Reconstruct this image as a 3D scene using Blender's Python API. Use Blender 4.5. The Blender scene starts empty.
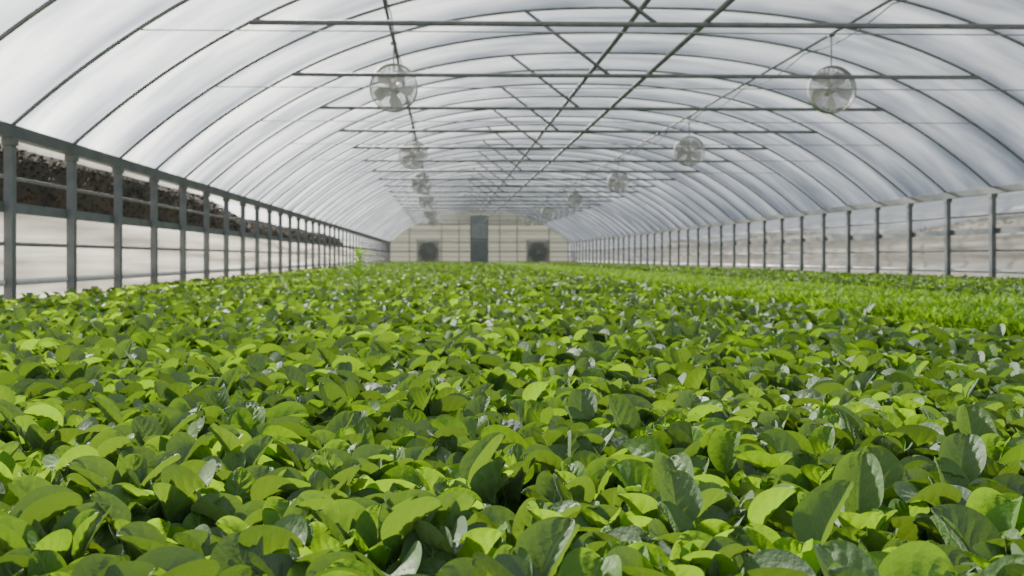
import bpy, math, random
import numpy as np
from mathutils import Vector, Matrix
random.seed(7); rng=np.random.default_rng(11)
scene=bpy.context.scene
COL=scene.collection
# ---------------------------------------------------------------- constants
CAMZ=0.5
XL,XR=-3.65,8.66
CX=(XL+XR)/2; HALF=(XR-XL)/2
EAVE=CAMZ+1.1; APEX=CAMZ+3.2
RISE=APEX-EAVE
Y0=7.42; SP=1.22; K0,K1=-3,43
YEND=Y0+SP*K1
CHZ=CAMZ+2.33
def arc_rel(dx,off=0.0):
    return EAVE+RISE*(1-min(1,abs(dx)/HALF)**2.65)+off
def arc_z(x): return arc_rel(x-CX)
def arc_half(z):
    lo,hi=0,HALF
    for _ in range(50):
        m=(lo+hi)/2
        if arc_rel(m)>z: lo=m
        else: hi=m
    return lo

# ---------------------------------------------------------------- node helpers
def new_mat(name):
    m=bpy.data.materials.new(name); m.use_nodes=True
    nt=m.node_tree; nt.nodes.clear()
    out=nt.nodes.new('ShaderNodeOutputMaterial')
    return m,nt,out
def N(nt,t,**kw):
    n=nt.nodes.new(t)
    for k,v in kw.items(): setattr(n,k,v)
    return n
def L(nt,a,b): nt.links.new(a,b)
def math_n(nt,op,a,b=None,c=None,clamp=False):
    n=nt.nodes.new('ShaderNodeMath'); n.operation=op; n.use_clamp=clamp
    for i,v in enumerate((a,b,c)):
        if v is None: continue
        if isinstance(v,(int,float)): n.inputs[i].default_value=v
        else: nt.links.new(v,n.inputs[i])
    return n.outputs[0]
def ramp(nt,fac,stops):
    n=nt.nodes.new('ShaderNodeValToRGB'); e=n.color_ramp.elements
    while len(e)<len(stops): e.new(0.5)
    for i,(p,c) in enumerate(stops):
        e[i].position=p; e[i].color=(*c,1)
    nt.links.new(fac,n.inputs[0]); return n.outputs[0]
def noise(nt,scale,detail=3,vec=None,rough=.5):
    n=nt.nodes.new('ShaderNodeTexNoise'); n.inputs['Scale'].default_value=scale
    n.inputs['Detail'].default_value=detail; n.inputs['Roughness'].default_value=rough
    if vec is not None: nt.links.new(vec,n.inputs['Vector'])
    return n.outputs['Fac']
def objco(nt,scale=(1,1,1)):
    tc=nt.nodes.new('ShaderNodeTexCoord'); mp=nt.nodes.new('ShaderNodeMapping')
    mp.inputs['Scale'].default_value=scale
    nt.links.new(tc.outputs['Object'],mp.inputs['Vector']); return mp.outputs[0]
def simple_mat(name,c1,c2,rough=.5,metal=0.0,scale=8,bump=0.0,stretch=(1,1,1)):
    m,nt,out=new_mat(name)
    p=N(nt,'ShaderNodeBsdfPrincipled')
    f=noise(nt,scale,4,objco(nt,stretch))
    L(nt,ramp(nt,f,[(.3,c1),(.7,c2)]),p.inputs['Base Color'])
    p.inputs['Roughness'].default_value=rough; p.inputs['Metallic'].default_value=metal
    if bump:
        b=N(nt,'ShaderNodeBump'); b.inputs['Strength'].default_value=bump
        L(nt,f,b.inputs['Height']); L(nt,b.outputs[0],p.inputs['Normal'])
    L(nt,p.outputs[0],out.inputs[0]); return m

M_steel=simple_mat('galvanised_steel',(.14,.155,.16),(.22,.235,.24),.5,.2,6)
M_arch=simple_mat('arch_steel',(.16,.175,.17),(.25,.265,.26),.5,.15,6)
M_post=simple_mat('post_steel',(.12,.135,.145),(.19,.205,.215),.55,.2,5)
M_beam=simple_mat('eave_steel',(.09,.10,.10),(.15,.16,.16),.6,.2,3)
M_wire=simple_mat('wire_steel',(.18,.19,.19),(.26,.27,.27),.5,.3,6)
M_fan=simple_mat('fan_guard_wire',(.34,.35,.34),(.44,.45,.44),.4,.1,10)
M_blade=simple_mat('fan_blade_alu',(.6,.6,.58),(.72,.72,.7),.4,.1,10)
M_motor=simple_mat('fan_motor_grey',(.3,.3,.28),(.4,.4,.38),.5,.1,10)
M_pipe=simple_mat('pale_pipe',(.6,.62,.62),(.72,.74,.74),.4,.1,10)
M_cable=simple_mat('black_cable',(.04,.04,.04),(.07,.07,.07),.6)
M_soil=simple_mat('dark_soil',(.018,.014,.009),(.05,.036,.022),.95,0,30,.6)
M_hedge=simple_mat('hedge_foliage',(.007,.008,.004),(.045,.035,.018),.95,0,1.6,0)
M_brown=simple_mat('brown_thicket',(.06,.05,.035),(.12,.10,.075),.9,0,.6,0)
M_grass=simple_mat('outside_ground',(.22,.22,.17),(.4,.38,.33),.95,0,2,.2)
M_dark=simple_mat('shutter_grey',(.36,.36,.32),(.43,.43,.39),.6,.1,20)
M_lou=simple_mat('dark_louvre',(.19,.20,.20),(.25,.26,.26),.6,.1,20)
M_efan=simple_mat('exhaust_blade_grey',(.19,.19,.17),(.25,.25,.23),.6,.1,20)
M_door=simple_mat('door_grey',(.27,.29,.30),(.36,.38,.39),.5,.1,3)

def film_mat(name,trans,tl_col,df_col,stretch,nscale,var=.15,gl=.06,bays=False,dark=.8):
    m,nt,out=new_mat(name)
    co=objco(nt,stretch)
    n1=noise(nt,nscale,5,co,.6)
    tr=N(nt,'ShaderNodeBsdfTransparent'); tr.inputs[0].default_value=(.93,.95,.97,1)
    tl=N(nt,'ShaderNodeBsdfTranslucent'); df=N(nt,'ShaderNodeBsdfDiffuse')
    col=ramp(nt,n1,[(.3,tuple(c*dark for c in tl_col)),(.7,tl_col)])
    L(nt,col,tl.inputs[0])
    L(nt,ramp(nt,n1,[(.3,tuple(c*dark for c in df_col)),(.7,df_col)]),df.inputs[0])
    mx=N(nt,'ShaderNodeMixShader'); mx.inputs[0].default_value=.3
    L(nt,tl.outputs[0],mx.inputs[1]); L(nt,df.outputs[0],mx.inputs[2])
    f=math_n(nt,'MULTIPLY_ADD',n1,-var*2,1-trans+var,clamp=True)
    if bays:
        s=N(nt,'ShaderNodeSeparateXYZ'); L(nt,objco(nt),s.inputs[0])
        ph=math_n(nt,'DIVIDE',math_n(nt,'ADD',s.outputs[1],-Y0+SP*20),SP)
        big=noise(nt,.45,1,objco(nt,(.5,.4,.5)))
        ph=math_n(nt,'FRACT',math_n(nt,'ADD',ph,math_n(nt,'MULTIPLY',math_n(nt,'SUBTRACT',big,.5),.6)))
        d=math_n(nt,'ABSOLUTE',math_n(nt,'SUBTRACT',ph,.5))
        rib_shade=math_n(nt,'MULTIPLY',d,2)  # shadow lines beside the arches, painted as grey tint in the film colour
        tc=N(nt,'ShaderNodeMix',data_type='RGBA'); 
        L(nt,math_n(nt,'MULTIPLY',math_n(nt,'POWER',rib_shade,1.5),.92,clamp=True),tc.inputs[0])
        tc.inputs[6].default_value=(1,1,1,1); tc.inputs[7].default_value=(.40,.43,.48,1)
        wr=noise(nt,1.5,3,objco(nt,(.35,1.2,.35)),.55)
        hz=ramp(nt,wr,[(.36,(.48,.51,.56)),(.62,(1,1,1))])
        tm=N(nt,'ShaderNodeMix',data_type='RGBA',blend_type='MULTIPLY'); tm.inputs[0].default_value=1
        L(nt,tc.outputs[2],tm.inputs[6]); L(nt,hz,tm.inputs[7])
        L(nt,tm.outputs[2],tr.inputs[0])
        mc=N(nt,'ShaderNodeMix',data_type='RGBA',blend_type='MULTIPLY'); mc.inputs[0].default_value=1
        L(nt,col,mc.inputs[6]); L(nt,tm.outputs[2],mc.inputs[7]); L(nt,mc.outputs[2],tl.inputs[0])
    mx2=N(nt,'ShaderNodeMixShader'); L(nt,f,mx2.inputs[0])
    L(nt,tr.outputs[0],mx2.inputs[1]); L(nt,mx.outputs[0],mx2.inputs[2])
    g=N(nt,'ShaderNodeBsdfGlossy'); g.inputs['Roughness'].default_value=.25
    mx3=N(nt,'ShaderNodeMixShader'); mx3.inputs[0].default_value=gl
    L(nt,mx2.outputs[0],mx3.inputs[1]); L(nt,g.outputs[0],mx3.inputs[2])
    L(nt,mx3.outputs[0],out.inputs[0]); return m
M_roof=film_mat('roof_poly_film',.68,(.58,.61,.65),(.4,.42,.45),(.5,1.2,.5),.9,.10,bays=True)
M_curtain=film_mat('side_curtain_film',.18,(.72,.70,.66),(.58,.56,.53),(.3,.25,7),1.3,.1,dark=.42)
M_vent=film_mat('upper_vent_film',.5,(.7,.7,.68),(.5,.5,.5),(.3,.3,5),1.0,.1)
M_milky=film_mat('milky_vent_film',.52,(.62,.62,.61),(.45,.45,.45),(.3,.3,5),1.2,.14,dark=.55)

m,nt,out=new_mat('end_wall_sheet'); M_end=m
sx=N(nt,'ShaderNodeSeparateXYZ'); L(nt,objco(nt),sx.inputs[0])
w=math_n(nt,'FRACT',math_n(nt,'MULTIPLY',sx.outputs[2],3.2))
msk=math_n(nt,'GREATER_THAN',w,.75)
c=ramp(nt,msk,[(0,(.46,.465,.43)),(1,(.33,.335,.31))])
tl=N(nt,'ShaderNodeBsdfTranslucent'); df=N(nt,'ShaderNodeBsdfDiffuse'); tr=N(nt,'ShaderNodeBsdfTransparent')
L(nt,c,tl.inputs[0]); L(nt,c,df.inputs[0]); L(nt,c,tr.inputs[0])
mx=N(nt,'ShaderNodeMixShader'); mx.inputs[0].default_value=.6
L(nt,tl.outputs[0],mx.inputs[1]); L(nt,df.outputs[0],mx.inputs[2])
mx2=N(nt,'ShaderNodeMixShader'); mx2.inputs[0].default_value=.65
L(nt,tr.outputs[0],mx2.inputs[1]); L(nt,mx.outputs[0],mx2.inputs[2]); L(nt,mx2.outputs[0],out.inputs[0])

# leaf material
def leaf_mat(name,stops,tcol,t0,t1,rough=.42,coat=.5,sheen=0.0):
    m,nt,out=new_mat(name)
    at=N(nt,'ShaderNodeAttribute',attribute_name='leafco')
    s=N(nt,'ShaderNodeSeparateXYZ'); L(nt,at.outputs['Vector'],s.inputs[0])
    u,v,r=s.outputs
    au=math_n(nt,'ABSOLUTE',u)
    mid=math_n(nt,'SUBTRACT',1,math_n(nt,'MULTIPLY',au,11),clamp=True)
    wob=math_n(nt,'MULTIPLY',math_n(nt,'SUBTRACT',noise(nt,22,2,objco(nt)),.5),1.1)
    q=math_n(nt,'ADD',math_n(nt,'SUBTRACT',math_n(nt,'MULTIPLY',v,5.0),math_n(nt,'MULTIPLY',au,1.9)),wob)
    fr=math_n(nt,'FRACT',math_n(nt,'ADD',q,4))
    d=math_n(nt,'ABSOLUTE',math_n(nt,'SUBTRACT',fr,.5))
    lat=math_n(nt,'MULTIPLY',math_n(nt,'SUBTRACT',d,.41,clamp=True),11,clamp=True)
    lat=math_n(nt,'MULTIPLY',lat,math_n(nt,'SUBTRACT',1.0,au,clamp=True))
    vein=math_n(nt,'MAXIMUM',mid,math_n(nt,'MULTIPLY',lat,.6))
    base=ramp(nt,r,stops)
    mixc=N(nt,'ShaderNodeMix',data_type='RGBA'); 
    L(nt,math_n(nt,'MULTIPLY',vein,.6),mixc.inputs[0])
    L(nt,base,mixc.inputs[6]); mixc.inputs[7].default_value=(.26,.38,.13,1)
    pet=math_n(nt,'LESS_THAN',v,-.001)
    mp=N(nt,'ShaderNodeMix',data_type='RGBA'); L(nt,pet,mp.inputs[0]); L(nt,mixc.outputs[2],mp.inputs[6]); mp.inputs[7].default_value=(.12,.26,.04,1)
    p=N(nt,'ShaderNodeBsdfPrincipled'); L(nt,mp.outputs[2],p.inputs['Base Color'])
    p.inputs['Roughness'].default_value=rough
    p.inputs['Specular IOR Level'].default_value=coat
    p.inputs['Sheen Weight'].default_value=sheen; p.inputs['Sheen Roughness'].default_value=.6
    p.inputs['Sheen Tint'].default_value=(.8,.95,.8,1)
    nz=noise(nt,120,3,objco(nt))
    pil=math_n(nt,'MULTIPLY',math_n(nt,'MULTIPLY',d,d),-3.0)
    pil=math_n(nt,'MULTIPLY',pil,math_n(nt,'SUBTRACT',1.05,au,clamp=True))
    h=math_n(nt,'ADD',math_n(nt,'ADD',math_n(nt,'MULTIPLY',mid,-1.2),pil),math_n(nt,'MULTIPLY',nz,.9))
    b=N(nt,'ShaderNodeBump'); b.inputs['Strength'].default_value=.7; b.inputs['Distance'].default_value=.0026
    L(nt,h,b.inputs['Height']); L(nt,b.outputs[0],p.inputs['Normal'])
    t=N(nt,'ShaderNodeBsdfTranslucent')
    tc=N(nt,'ShaderNodeMix',data_type='RGBA'); tc.inputs[0].default_value=.5
    L(nt,mp.outputs[2],tc.inputs[6]); tc.inputs[7].default_value=(*tcol,1)
    L(nt,tc.outputs[2],t.inputs[0]); L(nt,b.outputs[0],t.inputs['Normal'])
    mx=N(nt,'ShaderNodeMixShader')
    mr=N(nt,'ShaderNodeMapRange',interpolation_type='SMOOTHSTEP'); L(nt,r,mr.inputs[0])
    mr.inputs[1].default_value=.2; mr.inputs[2].default_value=.8; mr.inputs[3].default_value=t0; mr.inputs[4].default_value=t1
    L(nt,mr.outputs[0],mx.inputs[0])
    L(nt,p.outputs[0],mx.inputs[1]); L(nt,t.outputs[0],mx.inputs[2]); L(nt,mx.outputs[0],out.inputs[0])
    return m
M_leaf=leaf_mat('spinach_leaf',[(0,(.050,.100,.036)),(.36,(.066,.140,.034)),(.56,(.070,.185,.012)),(.82,(.105,.26,.006)),(1,(.16,.35,.006))],(.36,.60,.005),.19,.54,.55,.45,.16)
M_fine=leaf_mat('young_greens_leaf',[(0,(.08,.22,.008)),(.6,(.125,.30,.010)),(1,(.18,.37,.015))],(.33,.56,.012),.4,.5,.5,.3)
M_weed=leaf_mat('weed_leaf',[(0,(.12,.30,.012)),(1,(.22,.44,.03))],(.40,.62,.02),.4,.5,.5,.3)

# ---------------------------------------------------------------- mesh helpers
def mesh_obj(name,V,F,mat,loc=(0,0,0),parent=None,smooth=False,**props):
    me=bpy.data.meshes.new(name); me.from_pydata([tuple(v) for v in V],[],F); me.update()
    if smooth: me.shade_smooth()
    me.materials.append(mat)
    o=bpy.data.objects.new(name,me); o.location=loc; COL.objects.link(o)
    if parent: o.parent=parent
    for k,v in props.items(): o[k]=v
    return o
def empty(name,loc,**props):
    o=bpy.data.objects.new(name,None); o.location=loc; o.empty_display_size=.2; COL.objects.link(o)
    for k,v in props.items(): o[k]=v
    return o
def tube_geo(pts,r,seg=8,closed=False,V=None,F=None):
    V=[] if V is None else V; F=[] if F is None else F
    pts=[Vector(p) for p in pts]; n=len(pts); b=len(V)
    up=None
    for i,p in enumerate(pts):
        if closed: t=(pts[(i+1)%n]-pts[i-1]).normalized()
        else: t=(pts[min(i+1,n-1)]-pts[max(i-1,0)]).normalized()
        if up is None:
            up=Vector((0,0,1)) if abs(t.z)<.9 else Vector((0,1,0))
        s=t.cross(up).normalized(); q=s.cross(t).normalized(); up=q
        for j in range(seg):
            a=2*math.pi*j/seg
            V.append(p+(s*math.cos(a)+q*math.sin(a))*r)
    m=n if closed else n-1
    for i in range(m):
        for j in range(seg):
            a=b+i*seg+j; c=b+i*seg+(j+1)%seg
            d=b+((i+1)%n)*seg+(j+1)%seg; e=b+((i+1)%n)*seg+j
            F.append((a,c,d,e))
    if not closed:
        F.append(tuple(b+j for j in range(seg))[::-1]); F.append(tuple(b+(n-1)*seg+j for j in range(seg)))
    return V,F
def box_geo(x0,x1,y0,y1,z0,z1,V=None,F=None):
    V=[] if V is None else V; F=[] if F is None else F
    b=len(V)
    V+= [Vector(p) for p in ((x0,y0,z0),(x1,y0,z0),(x1,y1,z0),(x0,y1,z0),(x0,y0,z1),(x1,y0,z1),(x1,y1,z1),(x0,y1,z1))]
    F+= [tuple(b+i for i in f) for f in ((0,3,2,1),(4,5,6,7),(0,1,5,4),(1,2,6,5),(2,3,7,6),(3,0,4,7))]
    return V,F

# ---------------------------------------------------------------- floor, outside
V,F=box_geo(XL-.1,XR+.1,-2.5,YEND+.1,-.1,0)
mesh_obj('floor',V,F,M_soil,kind='structure',label='dark soil floor of the greenhouse',category='floor')
V,F=box_geo(-70,80,-30,130,-.3,-.12)
mesh_obj('outside_ground',V,F,M_grass,kind='structure',label='bare ground outside the greenhouse',category='ground')

def hedge(name,x,y0,y1,hf,mat,seed,ncards,cs,**pr):
    rs=np.random.default_rng(seed); V=[];F=[]
    ny=int((y1-y0)/.25); na=20
    def pt(y,a,g=0.0):
        hh=hf(y)*(.98+.015*math.sin(y*.7))
        return (x+(1.3+g)*math.cos(a),y,-.12+(hh+g)*max(0,math.sin(a))**.5)
    for i in range(ny+1):
        y=y0+(y1-y0)*i/ny
        for j in range(na+1): V.append(pt(y,math.pi*j/na))
    for i in range(ny):
        for j in range(na):
            a=i*(na+1)+j; F.append((a,a+1,a+na+2,a+na+1))
    sgn=1 if x<0 else -1
    for _ in range(ncards):
        y=rs.uniform(y0,y1); a=rs.uniform(.05,1.9) if sgn>0 else math.pi-rs.uniform(.05,1.9)
        p=np.array(pt(y,a,rs.uniform(.0,.12)))
        u=rs.normal(size=3); u/=np.linalg.norm(u); w_=np.cross(u,rs.normal(size=3)); w_/=np.linalg.norm(w_)
        l=cs*rs.uniform(.6,1.3); b=len(V)
        V+= [p-u*l,p+w_*l*.4,p+u*l,p-w_*l*.4]; F.append((b,b+1,b+2,b+3))
    return mesh_obj(name,V,F,mat,**pr)
def hl(y):
    t=min(1,max(0,(y-23)/12)); t=t*t*(3-2*t)
    return 2.9-.75*t
hedge('hedge',-8.2,3,62,hl,M_hedge,1,30000,.045,label='tall dense dark brown-green hedge outside the side wall',category='hedge')
hedge('hedge',24,28,90,lambda y:2.15+.2*math.sin(y*.23),M_brown,2,6000,.10,label='muted brown thicket outside the side wall',category='hedge')

# ---------------------------------------------------------------- roof film
V=[];F=[]; NA=64; NB=6
ys=[]
for k in range(K0-1,K1):
    for j in range(NB): ys.append(Y0+SP*(k+j/NB))
ys.append(YEND)
As=[math.pi/2*(2*i/NA-1) for i in range(NA+1)]
for y in ys:
    f=abs(math.sin(math.pi*(y-Y0)/SP))
    for i,a in enumerate(As):
        g=.03+.07*f*max(0,math.cos(a))**.5
        dx=(HALF)*math.sin(a)
        V.append((CX+dx*(1+g/HALF),y,arc_rel(dx)+g))
n=NA+1
for i in range(len(ys)-1):
    for j in range(NA):
        a=i*n+j; F.append((a,a+n,a+n+1,a+1))
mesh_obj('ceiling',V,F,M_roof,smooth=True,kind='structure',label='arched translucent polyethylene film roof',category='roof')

# ---------------------------------------------------------------- side walls
def curtain(name,x,z0,z1,mat,amp,lab,sgn):
    V=[];F=[]; NZ=14; ya=Y0+SP*(K0-1); ny=int((YEND-ya)/.15)
    for i in range(ny+1):
        y=ya+(YEND-ya)*i/ny
        for j in range(NZ+1):
            z=z0+(z1-z0)*j/NZ
            V.append((x+amp*(math.sin(z*31+math.sin(y*.9)*2)*.7+math.sin(z*13+y*.6)*.8+math.sin(y*2*math.pi/SP)*.8*(1-j/NZ)),y,z))
    for i in range(ny):
        for j in range(NZ):
            a=i*(NZ+1)+j; F.append((a,a+1,a+NZ+2,a+NZ+1))
    mesh_obj(name,V,F,mat,smooth=True,kind='structure',label=lab,category='wall')
RAIL=CAMZ+.43
curtain('wall_left',XL-.14,.0,RAIL,M_curtain,.03,'white roll-up plastic side wall below the rail',1)
curtain('wall_right',XR+.14,.0,RAIL,M_curtain,.03,'white roll-up plastic side wall below the rail',1)
curtain('trim_1',XL-.10,EAVE-.13,EAVE,M_vent,.012,'strip of clear film under the eave',1)
curtain('trim_2',XR+.12,RAIL,EAVE,M_milky,.02,'milky plastic film between rail and eave',1)

yA=Y0+SP*K0-.1
def runner(name,pts,r,mat,seg=8,**pr):
    p0=Vector(pts[0]); V,F=tube_geo([Vector(p)-p0 for p in pts],r,seg)
    return mesh_obj(name,V,F,mat,loc=p0,smooth=True,**pr)
def beam(name,x0,x1,z0,z1,mat,**pr):
    V,F=box_geo(-(x1-x0)/2,(x1-x0)/2,0,YEND-yA,0,z1-z0)
    return mesh_obj(name,V,F,mat,loc=((x0+x1)/2,yA,z0),**pr)
for sx,s in ((XL,-1),(XR,1)):
    beam('eave_beam',sx-.05,sx+.05,EAVE-.09,EAVE+.02,M_beam,label='grey steel eave beam on top of the side posts',category='beam')
    beam('side_rail',sx+s*.055-.02,sx+s*.055+.02,RAIL-.045,RAIL+.045,M_post,label='horizontal steel rail fixed across the side posts',category='rail')
    runner('side_rail',[(sx+s*.06,yA,RAIL+.26),(sx+s*.06,YEND,RAIL+.26)],.016,M_wire,label='thin horizontal pipe in the side vent opening',category='rail')
    runner('side_rail',[(sx+s*.06,yA,CAMZ+.12),(sx+s*.06,YEND,CAMZ+.12)],.018,M_wire,label='thin horizontal pipe in front of the side curtain',category='rail')
    runner('curtain_roll_tube',[(sx+s*.05,yA,.29),(sx+s*.05,YEND,.29)],.03,M_pipe,label='pale roll-up tube at the bottom of the side curtain',category='pipe')

# ---------------------------------------------------------------- arches
arcpts=[(HALF*math.sin(a),0,arc_rel(HALF*math.sin(a))) for a in As]
V,F=tube_geo(arcpts,.018,8)
hx=arc_half(CHZ)
def part_mesh(name,V,F,mat,smooth=True):
    me=bpy.data.meshes.new(name); me.from_pydata([tuple(v) for v in V],[],F); me.update()
    if smooth: me.shade_smooth()
    me.materials.append(mat); return me
me_arc=part_mesh('arch_tube',V,F,M_arch)
V,F=box_geo(-.036,.036,-.036,.036,0,EAVE-.09); box_geo(-.07,.07,-.07,.07,0,.012,V,F); box_geo(-.05,.05,-.05,.05,EAVE-.15,EAVE-.09,V,F)
me_post=part_mesh('side_post',V,F,M_post,False)
V,F=tube_geo([(-hx,0,CHZ),(hx,0,CHZ)],.028,8); me_chord=part_mesh('cross_bar',V,F,M_steel)
wa,wb=1.05-CX,2.14-CX
V,F=tube_geo([(wa,0,arc_rel(wa)),(wb,0,CHZ)],.022,6); me_wl=part_mesh('web_brace',V,F,M_steel)
wz=CAMZ+1.93; wx=arc_half(wz)
V,F=tube_geo([(-wx,0,wz),(wx,0,wz)],.006,5); me_tw=part_mesh('tension_wire',V,F,M_wire)
def child(name,me,parent,loc=(0,0,0)):
    o=bpy.data.objects.new(name,me); o.parent=parent; o.location=loc; COL.objects.link(o); return o
for k in range(K0,K1+1):
    odd=(k%2==1)
    e=empty('greenhouse_arch',(CX,Y0+SP*k,0),
        label='curved steel pipe arch with cross bar and two posts' if odd else 'curved steel pipe arch with two side posts',
        category='arch',group='steel arches of the greenhouse frame')
    child('arch_tube',me_arc,e); child('side_post',me_post,e,(-HALF,0,0)); child('side_post',me_post,e,(HALF,0,0))
    if odd:
        child('cross_bar',me_chord,e); child('web_brace',me_wl,e)
    elif k<=10: child('tension_wire',me_tw,e)
XFL,XFR=-.64,5.1
for x,z,r in ((CX-.02,APEX-.07,.036),(CX+.15,CHZ+.05,.030),(XFL,arc_z(XFL)-.045,.02),(XFR,arc_z(XFR)-.045,.02)):
    runner('roof_purlin',[(x,yA,z),(x,YEND,z)],r,M_steel,label='long steel purlin pipe running under the arches',category='pipe')

# ---------------------------------------------------------------- circulation fans
FR=.30
def circ(r,y,n=40): return [(r*math.cos(2*math.pi*i/n),y,r*math.sin(2*math.pi*i/n)) for i in range(n)]
def guard_mesh():
    V=[];F=[]
    for s in (-1,1):
        for r in (.05,.08,.11,.14,.17,.20,.23,.26,.28):
            yy=s*(.05+.05*math.sqrt(max(0,1-(r/FR)**2)))
            tube_geo(circ(r,yy,32),.0032,4,True,V,F)
        for i in range(28):
            a=2*math.pi*i/28; pts=[]
            for r in (.05,.13,.21,.27,FR):
                yy=s*(.05+.05*math.sqrt(max(0,1-(r/FR)**2)))
                pts.append((r*math.cos(a),yy,r*math.sin(a)))
            tube_geo(pts,.003,4,False,V,F)
    tube_geo(circ(FR+.004,-.055,40),.008,6,True,V,F); tube_geo(circ(FR+.004,.055,40),.008,6,True,V,F)
    n=48;b=len(V)
    for y in (-.055,.055):
        for rr in (FR,FR+.008):
            for i in range(n):
                a=2*math.pi*i/n; V.append(Vector((rr*math.cos(a),y,rr*math.sin(a))))
    for i in range(n):
        j=(i+1)%n
        F.append((b+i,b+j,b+2*n+j,b+2*n+i)); F.append((b+n+i,b+3*n+i,b+3*n+j,b+n+j))
        F.append((b+i,b+n+i,b+n+j,b+j)); F.append((b+2*n+i,b+2*n+j,b+3*n+j,b+3*n+i))
    return part_mesh('guard',V,F,M_fan,False)
def blade_mesh(rad=.26,nb=5,mat=None,wf=1.0):
    V=[];F=[]
    for k in range(nb):
        a0=2*math.pi*k/nb; b=len(V); nr=6; nc=4
        for i in range(nr+1):
            r=rad*.2+(rad*.8)*i/nr; wdt=(.35+.25*math.sin(math.pi*i/nr))*wf
            for j in range(nc+1):
                t=(j/nc-.5)*2
                a=a0+t*wdt*.9+.15*i/nr; y=t*.045*(1-.4*i/nr)+.01*(1-t*t)
                V.append(Vector((r*math.cos(a),y,r*math.sin(a))))
        for i in range(nr):
            for j in range(nc):
                q=b+i*(nc+1)+j; F.append((q,q+1,q+nc+2,q+nc+1))
    tube_geo([(0,-.03,0),(0,.03,0)],rad*.22,16,False,V,F)
    return part_mesh('fan_blades',V,F,mat or M_blade,True)
def motor_mesh():
    V=[];F=[]; pts=[(0,.03,0),(0,.17,0)]
    tube_geo(pts,.06,16,False,V,F); tube_geo([(0,.17,0),(0,.19,0)],.045,16,False,V,F)
    box_geo(-.02,.02,.06,.12,.055,.09,V,F)
    return part_mesh('motor',V,F,M_motor,False)
me_g=guard_mesh(); me_b=blade_mesh(wf=.8); me_m=motor_mesh()
FZ=CAMZ+2.21
def hanger_mesh(top):
    V=[];F=[]
    tube_geo([(0,0,FR),(0,0,top)],.011,8,False,V,F)
    box_geo(-.04,.04,-.03,.03,top-.03,top+.0,V,F)
    tube_geo([(0,.0,FR+.01),(0,.08,FR+.02),(0,.1,.09)],.009,6,False,V,F)
    return part_mesh('hanger_rod',V,F,M_steel,False)
for x,ids in ((XFL,(3,9,15,21.4,29,37)),(XFR,(3,8.4,14.4,21.2,28.4,36.4))):
    pz=arc_z(x)-.045; me_h=hanger_mesh(pz-FZ)
    for k in ids:
        e=empty('circulation_fan',(x,Y0+SP*k+.24,FZ),label='round pale wire-guarded circulation fan hanging from a roof purlin',category='fan',group='hanging circulation fans')
        e.rotation_euler=(0,0,random.uniform(-.12,.12))
        child('guard',me_g,e); bl=child('fan_blades',me_b,e); bl.rotation_euler=(0,random.random()*2,0)
        child('motor',me_m,e); child('hanger_rod',me_h,e)
    pts=[]
    for k in range(K0,K1):
        for t in (0,.25,.5,.75):
            pts.append((x+.05,Y0+SP*(k+t),pz-.03-.10*math.sin(math.pi*((k+t)/2%1))))
    runner('power_cable',pts,.008,M_cable,5,label='thin dark power cable sagging along a purlin',category='cable')

# ---------------------------------------------------------------- end wall
V=[(XL-.1,YEND+.08,0),(XR+.1,YEND+.08,0)]
for a in As[::-1]: V.append((CX+(HALF+.03)*math.sin(a),YEND+.08,arc_rel(HALF*math.sin(a))+.03))
nf=len(V)
V+=[(x,y+.04,z) for x,y,z in V]
F=[tuple(range(nf))[::-1],tuple(range(nf,2*nf))]+[(i,(i+1)%nf,nf+(i+1)%nf,nf+i) for i in range(nf)]
mesh_obj('wall_back',V,F,M_end,kind='structure',label='pale slatted translucent arched end wall',category='wall')
for z in (.95,1.6,2.3,2.9):
    hw=min(HALF,arc_half(z)) if z>EAVE else HALF
    V,F=box_geo(-hw,hw,0,.05,0,.06); mesh_obj('end_wall_girt',V,F,M_steel,loc=(CX,YEND-.09,z),label='horizontal steel girt across the end wall',category='beam',group='end wall framing')
for x in (-2.3,-.1,1.1,3.9,5.1,7.3):
    V,F=box_geo(-.03,.03,0,.06,0,arc_z(x)-.03); mesh_obj('end_wall_stud',V,F,M_steel,loc=(x,YEND-.16,0),label='vertical steel stud against the end wall',category='post',group='end wall framing')
V,F=box_geo(-.62,.62,0,.08,0,3.45)
d=mesh_obj('door_1',V,F,M_door,loc=(CX-.02,YEND-.26,0),kind='structure',label='tall grey metal end wall door with dark louvre',category='door')
V=[];F=[]
for i in range(9): box_geo(-.5,.5,-.03,0,.15+i*.17,.28+i*.17,V,F)
mesh_obj('door_panel',V,F,M_lou,parent=d,label='dark louvred lower panel')
V=[];F=[]
box_geo(-.62,-.56,-.04,0,0,3.45,V,F);box_geo(.56,.62,-.04,0,0,3.45,V,F);box_geo(-.56,.56,-.04,0,3.39,3.45,V,F);box_geo(-.56,.56,-.04,0,1.75,1.83,V,F)
mesh_obj('door_frame',V,F,M_steel,parent=d)
me_eb=blade_mesh(.66,6,M_efan,1.1)
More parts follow.
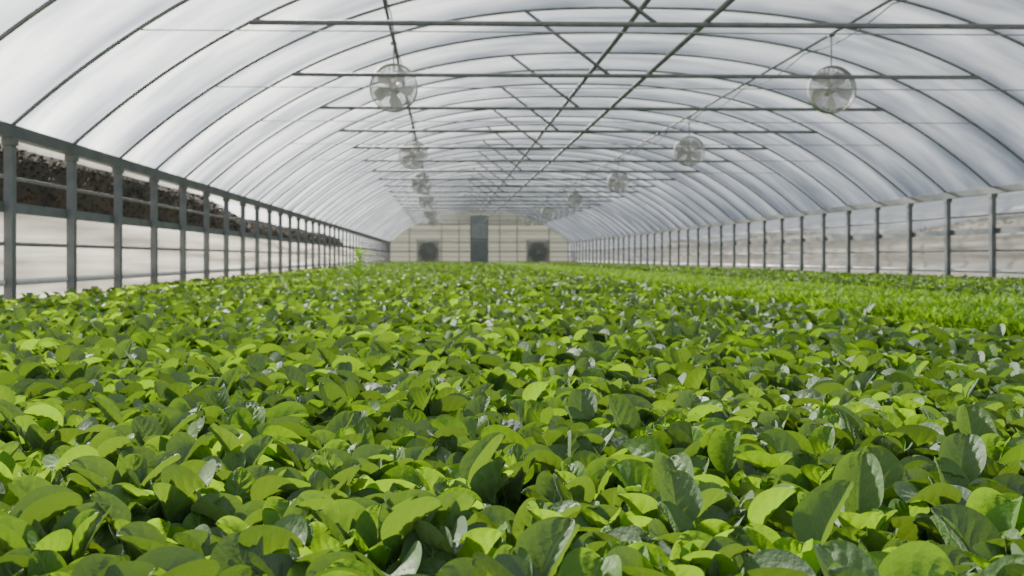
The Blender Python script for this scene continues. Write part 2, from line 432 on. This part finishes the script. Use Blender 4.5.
for x in (-1.0,6.5):
    e=empty('exhaust_fan',(x,YEND-.42,0),label='large grey exhaust fan standing at the end wall',category='fan',group='end wall exhaust fans')
    V=[];F=[]
    box_geo(-.8,-.74,-.2,.2,0,1.75,V,F);box_geo(.74,.8,-.2,.2,0,1.75,V,F);box_geo(-.74,.74,-.2,.2,1.69,1.75,V,F);box_geo(-.74,.74,-.2,.2,.1,.16,V,F)
    mesh_obj('fan_housing',V,F,M_dark,parent=e)
    V=[];F=[]
    for i in range(12): box_geo(-.71,.71,-.10,-.06,.2+i*.122,.31+i*.122,V,F)
    mesh_obj('shutter',V,F,M_dark,parent=e)
    b=child('fan_blades',me_eb,e,(0,-.17,.93)); 
    V=[];F=[]
    for r in (.15,.3,.45,.6,.7): tube_geo([(p[0],-.24,p[2]+.93) for p in circ(r,0,32)],.012,4,True,V,F)
    for i in range(8):
        a=math.pi*i/8; tube_geo([(-.7*math.cos(a),-.24,.93-.7*math.sin(a)),(.7*math.cos(a),-.24,.93+.7*math.sin(a))],.01,4,False,V,F)
    mesh_obj('guard',V,F,M_fan,parent=e)

# ---------------------------------------------------------------- crop
def leaf_geo(nu,nv,Lb,Wb,az,pl,pe,el,bend,cup,twist,tone,rs,narrow=False,petseg=3,wav=1.0,pside=3):
    t_=np.linspace(0,1,nv+1); vs=1-(1-t_)**1.5 if nv>3 else t_
    us=np.linspace(-1,1,nu+1)
    py=[0.];pz_=[0.]
    ps=4
    for i in range(ps):
        th=pe+(el-pe)*.35*(i/ps)
        py.append(py[-1]+pl/ps*math.cos(th)); pz_.append(pz_[-1]+pl/ps*math.sin(th))
    by=[py[-1]];bz=[pz_[-1]];ths=[el]
    for i in range(nv):
        vm=(vs[i]+vs[i+1])/2; dv=vs[i+1]-vs[i]
        th=el-bend*vm**1.4
        by.append(by[-1]+Lb*dv*math.cos(th)); bz.append(bz[-1]+Lb*dv*math.sin(th)); ths.append(el-bend*vs[i+1]**1.4)
    by=np.array(by);bz=np.array(bz);ths=np.array(ths)
    if narrow: wv=Wb*np.sin(np.pi*np.clip(vs,.02,.99)**.9)**.7
    else:
        lo=np.sin(np.pi/2*np.clip(vs/.45,0,1))**.85
        hi=np.clip(1-(np.clip(vs-.45,0,1)/.55)**2.1,0,1)**.53
        wv=Wb*np.where(vs<.45,lo,hi); wv[0]=Wb*.08; wv[-1]=Wb*(.05 if nv>3 else .35)
        if nv<=3: wv[0]=Wb*.3
    VV,UU=np.meshgrid(vs,us,indexing='ij')
    Wg=np.repeat(wv[:,None],nu+1,1)
    side=UU*Wg*(1-.16*max(cup,0)*UU**2)
    fold=np.abs(UU)**1.8
    hn=cup*fold*Wg
    ph=rs.random()*6; ph2=rs.random()*6
    if nu>=4:
        q=VV*5-np.abs(UU)*1.9
        hn+= wav*.0022*np.cos(2*np.pi*q)*np.clip(np.abs(UU)*3,0,1)*-1*(1-np.abs(UU)**3)
        hn+= wav*.0024*np.sin(VV*7+np.where(UU>0,ph,ph2)+UU*1.3)*(np.abs(UU)**2)
        hn-= .0034*np.exp(-(UU/.16)**2)
    nY=-np.sin(ths)[:,None]; nZ=np.cos(ths)[:,None]
    tw=twist*VV
    sx_=side*np.cos(tw)-hn*np.sin(tw); hn2=side*np.sin(tw)+hn*np.cos(tw)
    X=sx_+ .005*np.sin(VV*3+ph)*VV; Y=by[:,None]+nY*hn2; Z=bz[:,None]+nZ*hn2
    V=np.stack([X,Y,Z],-1).reshape(-1,3)
    A=np.stack([UU,np.clip(VV,0.0005,1),np.full_like(UU,tone)],-1).reshape(-1,3)
    idx=np.arange((nv+1)*(nu+1)).reshape(nv+1,nu+1)
    Q=np.stack([idx[:-1,:-1],idx[:-1,1:],idx[1:,1:],idx[1:,:-1]],-1).reshape(-1,4)
    if petseg:
        pv=[];k=pside
        for i in range(ps+1):
            rr=.003-.0008*i/ps
            for j in range(k):
                a=2*math.pi*j/k; pv.append((rr*math.cos(a),py[i],pz_[i]+rr*math.sin(a)))
        pv=np.array(pv); b=len(V); pq=[]
        for i in range(ps):
            for j in range(k): pq.append((b+i*k+j,b+i*k+(j+1)%k,b+(i+1)*k+(j+1)%k,b+(i+1)*k+j))
        V=np.vstack([V,pv]); A=np.vstack([A,np.tile([0,-.2,tone],(len(pv),1))]); Q=np.vstack([Q,np.array(pq)])
    c,s=math.cos(az),math.sin(az)
    V=V@np.array([[c,s,0],[-s,c,0],[0,0,1]])
    return V,Q,A
def spinach(seed,nu,nv,pet=True):
    rs=np.random.default_rng(seed); VV=[];QQ=[];AA=[];off=0
    n=rs.integers(8,11)
    for i in range(n):
        t=i/(n-1)
        az=i*2.39996+rs.normal()*.2
        Lb=.064+.034*t+rs.normal()*.007; Wb=Lb*(.34+.07*rs.random())
        pl=.080+.026*t+rs.normal()*.018
        pe=1.49-.36*t+rs.normal()*.06
        el=1.47-.48*t+rs.normal()*.17
        bend=.25+1.2*rs.random()*(.5+.7*t)
        cup=rs.choice([.6,.75,1.0,.5,.85,.7,-.5]); tw=rs.normal()*.15
        tone=np.clip(.62-.36*t+rs.normal()*.28,0,1)
        V,Q,A=leaf_geo(nu,nv,Lb,Wb,az,pl,pe,el,bend,cup,tw,tone,rs,petseg=pet,pside=5 if nu>6 else 3)
        VV.append(V);QQ.append(Q+off);AA.append(A);off+=len(V)
    return np.vstack(VV),np.vstack(QQ),np.vstack(AA)
def finegreen(seed,nu,nv,pet):
    rs=np.random.default_rng(seed); VV=[];QQ=[];AA=[];off=0
    for i in range(20):
        V,Q,A=leaf_geo(nu,nv,.04+.03*rs.random(),.005+.004*rs.random(),rs.random()*6.28,.055+.085*rs.random(),1.45-.2*rs.random(),1.38-.5*rs.random(),.3+.6*rs.random(),.2,rs.normal()*.4,rs.random(),rs,narrow=True,petseg=pet)
        VV.append(V);QQ.append(Q+off);AA.append(A);off+=len(V)
    return np.vstack(VV),np.vstack(QQ),np.vstack(AA)
def np_mesh(name,V,Q,A,mat):
    me=bpy.data.meshes.new(name)
    me.vertices.add(len(V)); me.vertices.foreach_set('co',V.astype(np.float32).ravel())
    me.loops.add(Q.size); me.loops.foreach_set('vertex_index',Q.astype(np.int32).ravel())
    me.polygons.add(len(Q)); me.polygons.foreach_set('loop_start',np.arange(0,Q.size,4,dtype=np.int32))
    me.polygons.foreach_set('loop_total',np.full(len(Q),4,dtype=np.int32))
    me.update(calc_edges=True)
    at=me.attributes.new('leafco','FLOAT_VECTOR','POINT'); at.data.foreach_set('vector',A.astype(np.float32).ravel())
    me.shade_smooth(); me.materials.append(mat); return me

def grid_pts(y0,y1,s,x0,x1,mL=.5,mR=.5,frustum=True):
    ny=int((y1-y0)/s); ys=y0+(np.arange(ny)+.5)*s
    nx=int((x1-x0)/s); xs=x0+(np.arange(nx)+.5)*s
    X,Y=np.meshgrid(xs,ys); X=X+((np.arange(ny)%2)[:,None]*.5)*s
    X=X.ravel()+rng.uniform(-.34,.34,X.size)*s; Y=Y.ravel()+rng.uniform(-.34,.34,Y.size)*s
    k=(X>x0)&(X<x1)
    if frustum: k&=(X>-.51*Y-mL)&(X<.69*Y+mR)
    return X[k],Y[k]
def scatter(protos,X,Y,smin,smax,zj=.0):
    VV=[];QQ=[];AA=[];off=0
    pid=rng.integers(0,len(protos),len(X))
    for p,(V,Q,A) in enumerate(protos):
        sel=np.where(pid==p)[0]; n=len(sel)
        if n==0: continue
        a=rng.random(n)*2*np.pi; s=rng.uniform(smin,smax,n)
        c,si=np.cos(a)*s,np.sin(a)*s
        W=np.empty((n,len(V),3))
        W[:,:,0]=c[:,None]*V[None,:,0]-si[:,None]*V[None,:,1]+X[sel][:,None]
        W[:,:,1]=si[:,None]*V[None,:,0]+c[:,None]*V[None,:,1]+Y[sel][:,None]
        W[:,:,2]=V[None,:,2]*s[:,None]
        A2=np.repeat(A[None],n,0).copy(); A2[:,:,2]=np.clip(A2[:,:,2]+rng.normal(0,.1,n)[:,None],0,1)
        Qn=Q[None]+(np.arange(n)*len(V))[:,None,None]+off
        VV.append(W.reshape(-1,3));QQ.append(Qn.reshape(-1,4));AA.append(A2.reshape(-1,3)); off+=n*len(V)
    return np.vstack(VV),np.vstack(QQ),np.vstack(AA)
def merge(L_):
    off=0;VV=[];QQ=[];AA=[]
    for V,Q,A in L_:
        VV.append(V);QQ.append(Q+off);AA.append(A);off+=len(V)
    return np.vstack(VV),np.vstack(QQ),np.vstack(AA)
P0=[spinach(100+i,12,18) for i in range(16)]
P1=[spinach(100+i,4,8) for i in range(14)]
P2=[spinach(100+i,2,4,False) for i in range(10)]
P3=[spinach(200+i,2,2,False) for i in range(8)]
S=.101; BX0,BX1=XL+.2,2.42; CX0=4.65
X,Y=grid_pts(.42,4.2,S,BX0,BX1+.0,.35,.35)
dist=np.hypot(X,Y*1.0)
inview=(X>-.53*Y-.04)&(X<.70*Y+.04)&(Y>.55)
order=np.argsort(np.where(inview,dist,1e9))[:300]
ind=np.zeros(len(X),bool); ind[order]=True
meshes=[np_mesh('spinach_plant',*p,M_leaf) for p in P0]
for i in np.where(ind)[0]:
    o=bpy.data.objects.new('spinach_plant',meshes[rng.integers(0,len(meshes))])
    s=rng.uniform(.84,1.10); o.location=(X[i],Y[i],0); o.scale=(s,s,s); o.rotation_euler=(0,0,rng.random()*6.28)
    o['label']='leafy green spinach plant with oval cupped leaves'; o['category']='plant'; o['group']='spinach plants in the bed'
    COL.objects.link(o)
def crop(name,parts,mat,label):
    o=bpy.data.objects.new(name,np_mesh(name,*merge(parts),mat)); COL.objects.link(o)
    o['kind']='stuff'; o['label']=label; o['category']='crop'
parts=[scatter(P1,X[~ind],Y[~ind],.84,1.12)]
x,y=grid_pts(4.2,9,S*1.0,BX0,BX1,.8,.8)
k=np.hypot(x+.80,y-8.3)>.10
parts.append(scatter(P2,x[k],y[k],.84,1.14))
x,y=grid_pts(9,20,S*1.1,BX0,BX1,1,1); parts.append(scatter(P3,x,y,.9,1.25))
x,y=grid_pts(20,YEND-.9,S*1.9,BX0,BX1,1,1); parts.append(scatter(P3,x,y,1.0,1.4))
crop('spinach_crop',parts,M_leaf,'dense bed of green spinach filling the greenhouse floor')
parts=[]
x,y=grid_pts(6,20,S*1.15,CX0,XR-.2,1,1); parts.append(scatter(P3,x,y,.95,1.2))
x,y=grid_pts(20,YEND-.9,S*2.1,CX0,XR-.2,1,1); parts.append(scatter(P3,x,y,1.0,1.4))
crop('spinach_crop',parts,M_leaf,'bed of green spinach along the side wall')
G1=[finegreen(i,2,3,False) for i in range(6)]
x,y=grid_pts(2.5,14,.054,2.78,4.5,1,1); q=[scatter(G1,x,y,.95,1.3)]
x,y=grid_pts(14,YEND-.9,.13,2.78,4.5,1,1); q.append(scatter(G1,x,y,1.1,1.4))
crop('young_greens_crop',q,M_fine,'bright fine-leaved young salad greens in a bed')

# tall weed standing above the crop
e=empty('tall_weed',(-.80,8.3,0),label='tall feathery bright green weed above the spinach',category='plant')
V,F=tube_geo([(0,0,0),(.01,0,.2),(-.005,.01,.40),(.01,0,.56)],.006,6)
mesh_obj('stem',V,F,M_weed,parent=e,smooth=True)
rs=np.random.default_rng(5); ll=[]
for i in range(90):
    t=i/89; h=.12+.43*t
    V,Q,A=leaf_geo(2,5,(.30-.18*t)*rs.uniform(.8,1.1),.009,i*2.4,.01,.6,.55+.5*t+rs.normal()*.2,1.1,.2,.2,.3+.6*rs.random(),rs,narrow=True,petseg=0)
    V=V.copy();V[:,2]+=h;ll.append((V,Q,A))
me=np_mesh('leaves',*merge(ll),M_weed); child('leaves',me,e)

# ---------------------------------------------------------------- light
w=bpy.data.worlds.new('World'); scene.world=w; w.use_nodes=True; nt=w.node_tree; nt.nodes.clear()
out=N(nt,'ShaderNodeOutputWorld'); bg=N(nt,'ShaderNodeBackground')
tc=N(nt,'ShaderNodeTexCoord'); mp=N(nt,'ShaderNodeMapping'); mp.inputs['Scale'].default_value=(1,1,2.0)
L(nt,tc.outputs['Generated'],mp.inputs[0])
f=noise(nt,2.0,4,mp.outputs[0],.5)
cl=ramp(nt,f,[(.38,(.34,.38,.45)),(.5,(.54,.59,.66)),(.62,(.95,.97,1.0))])
dt=N(nt,'ShaderNodeVectorMath',operation='DOT_PRODUCT'); L(nt,tc.outputs['Generated'],dt.inputs[0])
dt.inputs[1].default_value=tuple(Vector((-.55,.80,.26)).normalized())
gl=math_n(nt,'POWER',math_n(nt,'MAXIMUM',dt.outputs['Value'],0.0),8)
add=N(nt,'ShaderNodeMix',data_type='RGBA',blend_type='ADD'); add.inputs[0].default_value=1
L(nt,cl,add.inputs[6])
gc=N(nt,'ShaderNodeCombineColor'); 
for i_,k_ in enumerate((4.4,4.2,3.8)): L(nt,math_n(nt,'MULTIPLY',gl,k_),gc.inputs[i_])
L(nt,gc.outputs[0],add.inputs[7])
L(nt,add.outputs[2],bg.inputs[0])
bg.inputs[1].default_value=1.25
L(nt,bg.outputs[0],out.inputs[0])
sd=bpy.data.lights.new('sun','SUN'); sd.energy=25.0; sd.angle=math.radians(3.5); sd.color=(1,.93,.80)
so=bpy.data.objects.new('sun',sd); COL.objects.link(so)
dirv=Vector((-.5,.8,.66)).normalized()
so.rotation_euler=dirv.to_track_quat('Z','Y').to_euler()

# ---------------------------------------------------------------- camera
cd=bpy.data.cameras.new('camera'); co=bpy.data.objects.new('camera',cd); COL.objects.link(co)
Fp=870; cd.lens=Fp/1024*36; cd.sensor_width=36
yaw=math.radians(1.3)
co.location=(0,0,CAMZ); co.rotation_euler=(math.pi/2,0,-yaw)
cd.shift_x=(69-Fp*math.tan(yaw))/1024; cd.shift_y=-30/1024
cd.clip_start=.05; cd.clip_end=300
cd.dof.use_dof=True; cd.dof.focus_distance=1.5; cd.dof.aperture_fstop=7
scene.camera=co
